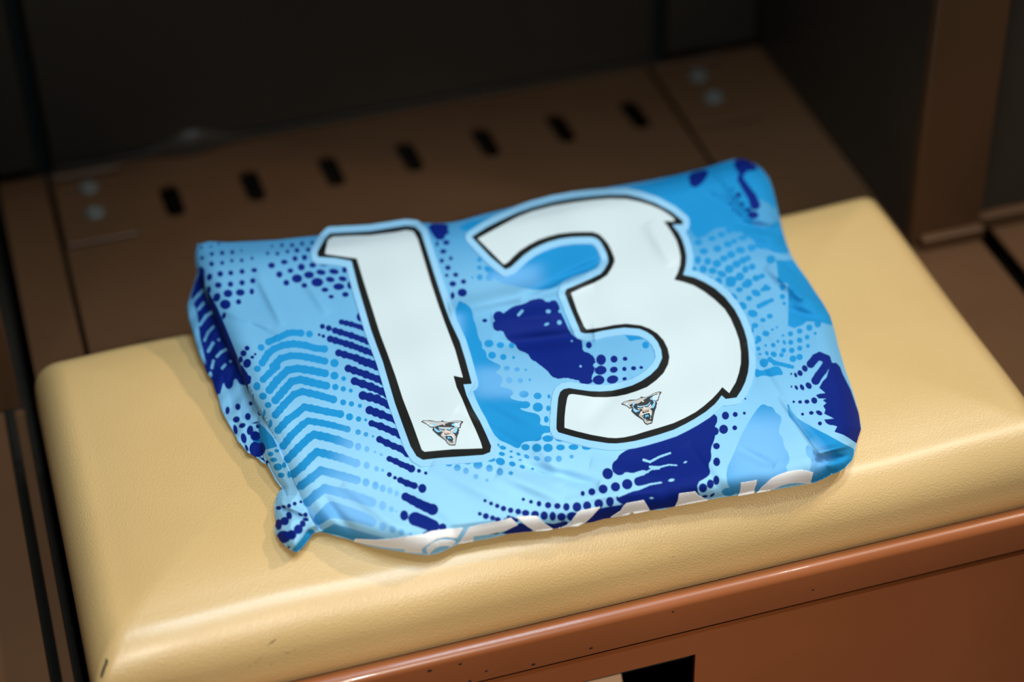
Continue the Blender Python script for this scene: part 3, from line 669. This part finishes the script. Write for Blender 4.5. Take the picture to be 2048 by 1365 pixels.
def sheet(name, poly, zfun, step, m, attrs, parent, drop=None, lift=0., base=None, bulge=.0025, under=.006):
    p = np.array(poly)
    x0, y0, x1, y1 = p[:, 0].min()-2*step, p[:, 1].min()-2*step, p[:, 0].max()+2*step, p[:, 1].max()+2*step
    xs = np.arange(x0, x1, step); ys = np.arange(y0, y1, step)
    X, Y = np.meshgrid(xs, ys)
    S = poly_sdf(X, Y, poly)
    Gy, Gx = np.gradient(S, step)
    gl = np.hypot(Gx, Gy)+1e-9
    out = S < 0
    X = np.where(out, X-S*Gx/gl**2*np.minimum(gl, 1.2), X); Y = np.where(out, Y-S*Gy/gl**2*np.minimum(gl, 1.2), Y)
    ins = ~out
    cell = (ins[:-1, :-1].astype(int)+ins[:-1, 1:]+ins[1:, :-1]+ins[1:, 1:]) >= 1
    near = (S[:-1, :-1] > -1.6*step) & (S[:-1, 1:] > -1.6*step) & (S[1:, :-1] > -1.6*step) & (S[1:, 1:] > -1.6*step)
    cell &= near
    idx = -np.ones(X.shape, int)
    jj, ii = np.nonzero(cell)
    used = np.zeros(X.shape, bool)
    for a in (0, 1):
        for c2 in (0, 1): used[jj+a, ii+c2] = True
    idx[used] = np.arange(used.sum())
    F = np.stack([idx[jj, ii], idx[jj+1, ii], idx[jj+1, ii+1], idx[jj, ii+1]], 1)
    px, py = X[used], Y[used]
    gxx, gyy = (Gx/gl)[used], (Gy/gl)[used]
    z = zfun(px, py)+lift
    V = onz(px, py, z)
    # rim
    E = np.concatenate([F[:, [0, 1]], F[:, [1, 2]], F[:, [2, 3]], F[:, [3, 0]]])
    key = np.sort(E, 1); k2 = key[:, 0]*len(px)+key[:, 1]
    u, inv, cnt = np.unique(k2, return_inverse=True, return_counts=True)
    B = E[cnt[inv] == 1]
    bv = np.unique(B)
    Q = onz(px[bv]-gxx[bv]*2, py[bv]-gyy[bv]*2, z[bv])
    D = Q-V[bv]; D[:, 2] = 0; D /= np.linalg.norm(D, axis=1)[:, None]+1e-12
    rings = []
    if drop is not None:                                   # thin applied film
        rings = [(0, 0, drop)]
    zb = base if base is not None else 0
    VV = [V]; FF = [F]; src = [np.arange(len(px))]
    prev = bv; remap = -np.ones(len(px), int)
    cur = {0: bv}
    lastidx = bv.copy()
    pos = np.zeros(len(px), int); pos[bv] = np.arange(len(bv))
    nr = 1 if drop is not None else 7
    for r in range(nr):
        if drop is not None:
            W = V[bv]+np.array([0, 0, -drop])
        else:
            h = np.maximum(.0012, V[bv][:, 2]-zb)
            a = math.pi*(r+1)/nr
            o_ = np.minimum(bulge, h*.5)*math.sin(a)-(under*(a/math.pi)**3)
            dz = h*(1-math.cos(a))/2
            W = V[bv]+D*o_[:, None] if np.ndim(o_) else V[bv]+D*o_
            W = W.copy(); W[:, 2] = V[bv][:, 2]-dz
        new = len(np.concatenate(VV))+np.arange(len(bv))
        a_, b_ = lastidx[pos[B[:, 0]]], lastidx[pos[B[:, 1]]]
        c_, d_ = new[pos[B[:, 1]]], new[pos[B[:, 0]]]
        FF.append(np.stack([b_, a_, d_, c_], 1)); VV.append(W); src.append(bv)
        lastidx = new
    V = np.concatenate(VV); F = np.concatenate(FF); src = np.concatenate(src)
    me = bpy.data.meshes.new(name)
    me.vertices.add(len(V)); me.vertices.foreach_set('co', V.astype(np.float32).ravel())
    me.loops.add(F.size); me.loops.foreach_set('vertex_index', F.astype(np.int32).ravel())
    me.polygons.add(len(F)); me.polygons.foreach_set('loop_start', np.arange(0, F.size, 4, dtype=np.int32))
    me.update(calc_edges=True); me.validate()
    me.shade_smooth()
    for an, fn in attrs.items():
        a = me.attributes.new(an, 'FLOAT', 'POINT')
        vals = fn(px, py)[src]
        if len(me.vertices) == len(vals): a.data.foreach_set('value', vals.astype(np.float32))
    o = link(name, me, m)
    o.parent = parent; o.matrix_parent_inverse = Matrix.Translation(-Vector(parent_loc))
    return o

# ================================================================== FOLDED JERSEY
parent_loc = (0.0, -.02, .0627)
je = thing('folded_jersey', 'folded blue camouflage sports jersey with large white number 13 on the tan cushion', 'jersey', parent_loc)
FA = {'navy': lambda x, y: np.clip(sample(NAVY, x, y), -12, 12), 'mid': lambda x, y: np.clip(sample(MID, x, y), -12, 12), 'tone': tone_at, 'pale': pale_falloff_at}
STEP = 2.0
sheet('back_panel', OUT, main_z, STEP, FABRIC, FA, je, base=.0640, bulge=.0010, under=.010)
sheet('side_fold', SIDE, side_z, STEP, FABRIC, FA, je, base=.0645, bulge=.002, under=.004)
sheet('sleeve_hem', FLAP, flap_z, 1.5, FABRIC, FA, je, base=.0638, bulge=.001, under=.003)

def grow(poly, r):
    """outline of the pale border around a digit, r measured units outside the black"""
    p = np.array(poly); x0, y0 = p.min(0)-r-6; x1, y1 = p.max(0)+r+6
    return x0, y0, x1, y1
def applique(name, label, W, K, border):
    x0, y0, x1, y1 = grow(K, border)
    # trace the grown contour by marching rays is not needed: use the distance itself
    global poly_sdf
    base_sdf = poly_sdf
    Kp = K
    def psdf(px, py, poly):
        return base_sdf(px, py, Kp)+border
    keep = poly_sdf
    box = [(x0, y0), (x1, y0), (x1, y1), (x0, y1)]
    try:
        poly_sdf = psdf
        o = sheet(name, box, lambda a, c2: main_z(a, c2), 2.0, APPL,
                  {'white': lambda a, c2: np.clip(base_sdf(a, c2, W)-.8, -12, 12), 'black': lambda a, c2: np.clip(base_sdf(a, c2, Kp)+1.4, -14, 12)}, je, drop=.0007, lift=.0006)
    finally:
        poly_sdf = keep
    o['label'] = label
    return o
d1 = applique('number_digit', 'white digit 1 with black outline and pale blue border', W1, K1, 14.5)
d3 = applique('number_digit', 'white digit 3 with black outline and pale blue border', W3, K3, 14.5)

# ---- lettering at the front fold
LET = [
 T('m', [(130,757),(138,736),(330,746),(500,735),(640,710),(770,695),(850,665),(1000,645),(1145,635),(1092,725),(1050,725),(980,718),(900,735),(850,768),(775,812),(758,830),(768,866),(700,862),(605,855),(600,828),(480,818),(350,800)]),
 T('m', [(803,826),(858,780),(930,748),(1050,750),(1074,762),(1036,802),(985,795),(930,800),(890,815),(850,850),(820,884)]),
 T('m', [(1200,632),(1300,605),(1480,575),(1590,540),(1655,602),(1550,650),(1460,672),(1380,690),(1245,706),(1240,756),(1100,780),(1145,725)]),
 T('i', [(675,992),(780,985),(885,983),(925,1020),(980,1070),(1050,1112),(1110,1108),(1170,1088),(1225,1060),(1262,1005),(1310,942),(1330,930),(1430,910),(1540,888),(1500,930),(1450,985),(1385,1045),(1310,1082),(1180,1092),(1060,1113),(1000,1128),(875,1136),(790,1085)]),
 T('l', [(385,432),(450,392),(470,360),(490,342),(545,332),(600,322),(620,355),(640,386),(585,398),(540,406),(526,396),(505,412),(440,425)]),
 T('l', [(800,360),(818,325),(825,281),(880,273),(930,267),(950,292),(1010,321),(940,334),(870,347)]),
 T('h', [(695,1082),(715,1035),(725,952),(800,940),(888,924),(885,955),(868,1000),(862,1052),(780,1068)]),
 T('h', [(890,1050),(930,1005),(985,955),(1040,905),(1110,870),(1200,838),(1280,824),(1350,820),(1465,845),(1450,900),(1432,958),(1370,948),(1290,945),(1210,952),(1140,972),(1070,1005),(1020,1028)])]
for L in LET:
    o = sheet('letter', L, main_z, 1.5, LETTER, {}, je, drop=.0006, lift=.0005)

# ---- small snarling animal head printed near the foot of each digit
EM = {
 'line': (.035,.035,.035), 'fur': (.46,.44,.42), 'blue': (.22,.50,.72), 'paleb': (.50,.62,.74), 'dark': (.02,.035,.05), 'cyan': (.12,.60,.85), 'eye': (.75,.74,.72), 'nose': (.30,.22,.20), 'tan': (.62,.50,.42)}
EMM = {k: mat('emblem_'+k, v, .5, .4)[0] for k, v in EM.items()}
EL = list(EMM)
EP = [
 ('line', [(325,345),(400,308),(600,308),(780,350),(900,340),(940,310),(1010,345),(1130,365),(1220,340),(1350,318),(1500,325),(1565,355),(1510,410),(1480,530),(1410,545),(1450,600),(1420,640),(1430,680),(1395,740),(1370,830),(1345,980),(1330,1040),(1170,1040),(1090,980),(1040,900),(930,820),(820,740),(740,670),(655,590),(680,520),(600,515),(500,430)]),
 ('fur', [(370,345),(420,318),(600,320),(780,365),(920,350),(1010,358),(1130,378),(1230,352),(1350,332),(1500,340),(1490,410),(1455,515),(1390,530),(1380,600),(1340,650),(1340,740),(1340,850),(1325,1015),(1180,1020),(1105,970),(1060,890),(950,800),(900,760),(800,660),(720,590),(710,500),(600,500),(510,425)]),
 ('paleb', [(450,370),(620,370),(760,420),(690,480),(600,480),(520,420)]), ('paleb', [(1220,420),(1330,380),(1470,380),(1440,490),(1370,510),(1280,470)]),
 ('blue', [(690,380),(770,430),(710,490),(680,450)]), ('blue', [(1210,430),(1300,385),(1290,460),(1240,470)]),
 ('blue', [(700,500),(760,560),(830,610),(930,640),(900,680),(800,660),(720,600)]), ('blue', [(1290,480),(1380,530),(1380,620),(1340,680),(1240,680),(1300,600),(1340,550)]),
 ('blue', [(830,500),(940,545),(1010,550),(1010,590),(900,560),(820,530)]), ('blue', [(1060,555),(1150,550),(1230,500),(1230,540),(1160,590),(1080,580)]),
 ('dark', [(750,515),(830,500),(840,540),(940,580),(1015,565),(1010,600),(900,590),(810,545)]), ('dark', [(1060,575),(1160,590),(1220,545),(1290,515),(1250,560),(1180,610),(1080,600)]),
 ('eye', [(830,560),(900,590),(950,605),(880,610)]), ('eye', [(1180,610),(1240,570),(1270,580),(1220,620)]),
 ('dark', [(730,610),(800,660),(930,650),(910,700),(900,780),(820,730)]), ('dark', [(1240,670),(1340,680),(1410,620),(1400,730),(1360,830),(1330,760),(1290,700)]),
 ('tan', [(1010,600),(1060,590),(1150,630),(1190,700),(1120,730),(1060,720),(1010,660)]), ('nose', [(1050,675),(1180,675),(1140,720),(1100,735),(1070,715)]),
 ('tan', [(930,690),(1000,650),(1010,730),(980,800),(930,740)]), ('tan', [(1200,660),(1300,740),(1300,860),(1260,780),(1200,720)]),
 ('eye', [(985,735),(1080,745),(1220,735),(1270,800),(1275,890),(1230,790),(1040,770),(1040,830)]),
 ('dark', [(1015,762),(1220,765),(1265,850),(1255,905),(1120,910),(1080,880)]),
 ('eye', [(1080,880),(1100,875),(1130,925)]), ('eye', [(1250,925),(1275,875),(1280,930)]),
 ('cyan', [(1100,795),(1125,795),(1150,820),(1175,795),(1215,850),(1195,855),(1175,825),(1150,850),(1125,825),(1125,850),(1105,850)]),
 ('tan', [(950,420),(985,405),(1040,455),(1000,465)]), ('line', [(1140,935),(1280,935),(1275,950),(1150,950)])]
def emblem(parent, fn):
    vs, fs, mi = [], [], []
    for n_, (c_, poly) in enumerate(EP):
        q = np.array([fn(*v) for v in poly])
        zz = main_z(q[:, 0], q[:, 1])+.0009+n_*.000012
        V = onz(q[:, 0], q[:, 1], zz); k = len(vs)
        vs += [tuple(v) for v in V]; fs.append(tuple(k+i for i in range(len(poly)))); mi.append(EL.index(c_))
    o = mesh('emblem', vs, fs, list(EMM.values()), None)
    for p_, m_ in zip(o.data.polygons, mi): p_.material_index = m_
    o.parent = parent
    o['label'] = 'small grey snarling animal head emblem'
s_ = 14.63
emblem(d1, lambda x, y: (820+x/s_, 820+y/s_))
A_ = np.array([[330, 345, 1], [1560, 355, 1], [1250, 1035, 1]], float)
cx_ = np.linalg.solve(A_, [330, 1510, 1160]); cy_ = np.linalg.solve(A_, [565, 215, 1140])
emblem(d3, lambda x, y: (1220+(cx_@[x, y, 1])/s_, 770+(cy_@[x, y, 1])/s_))
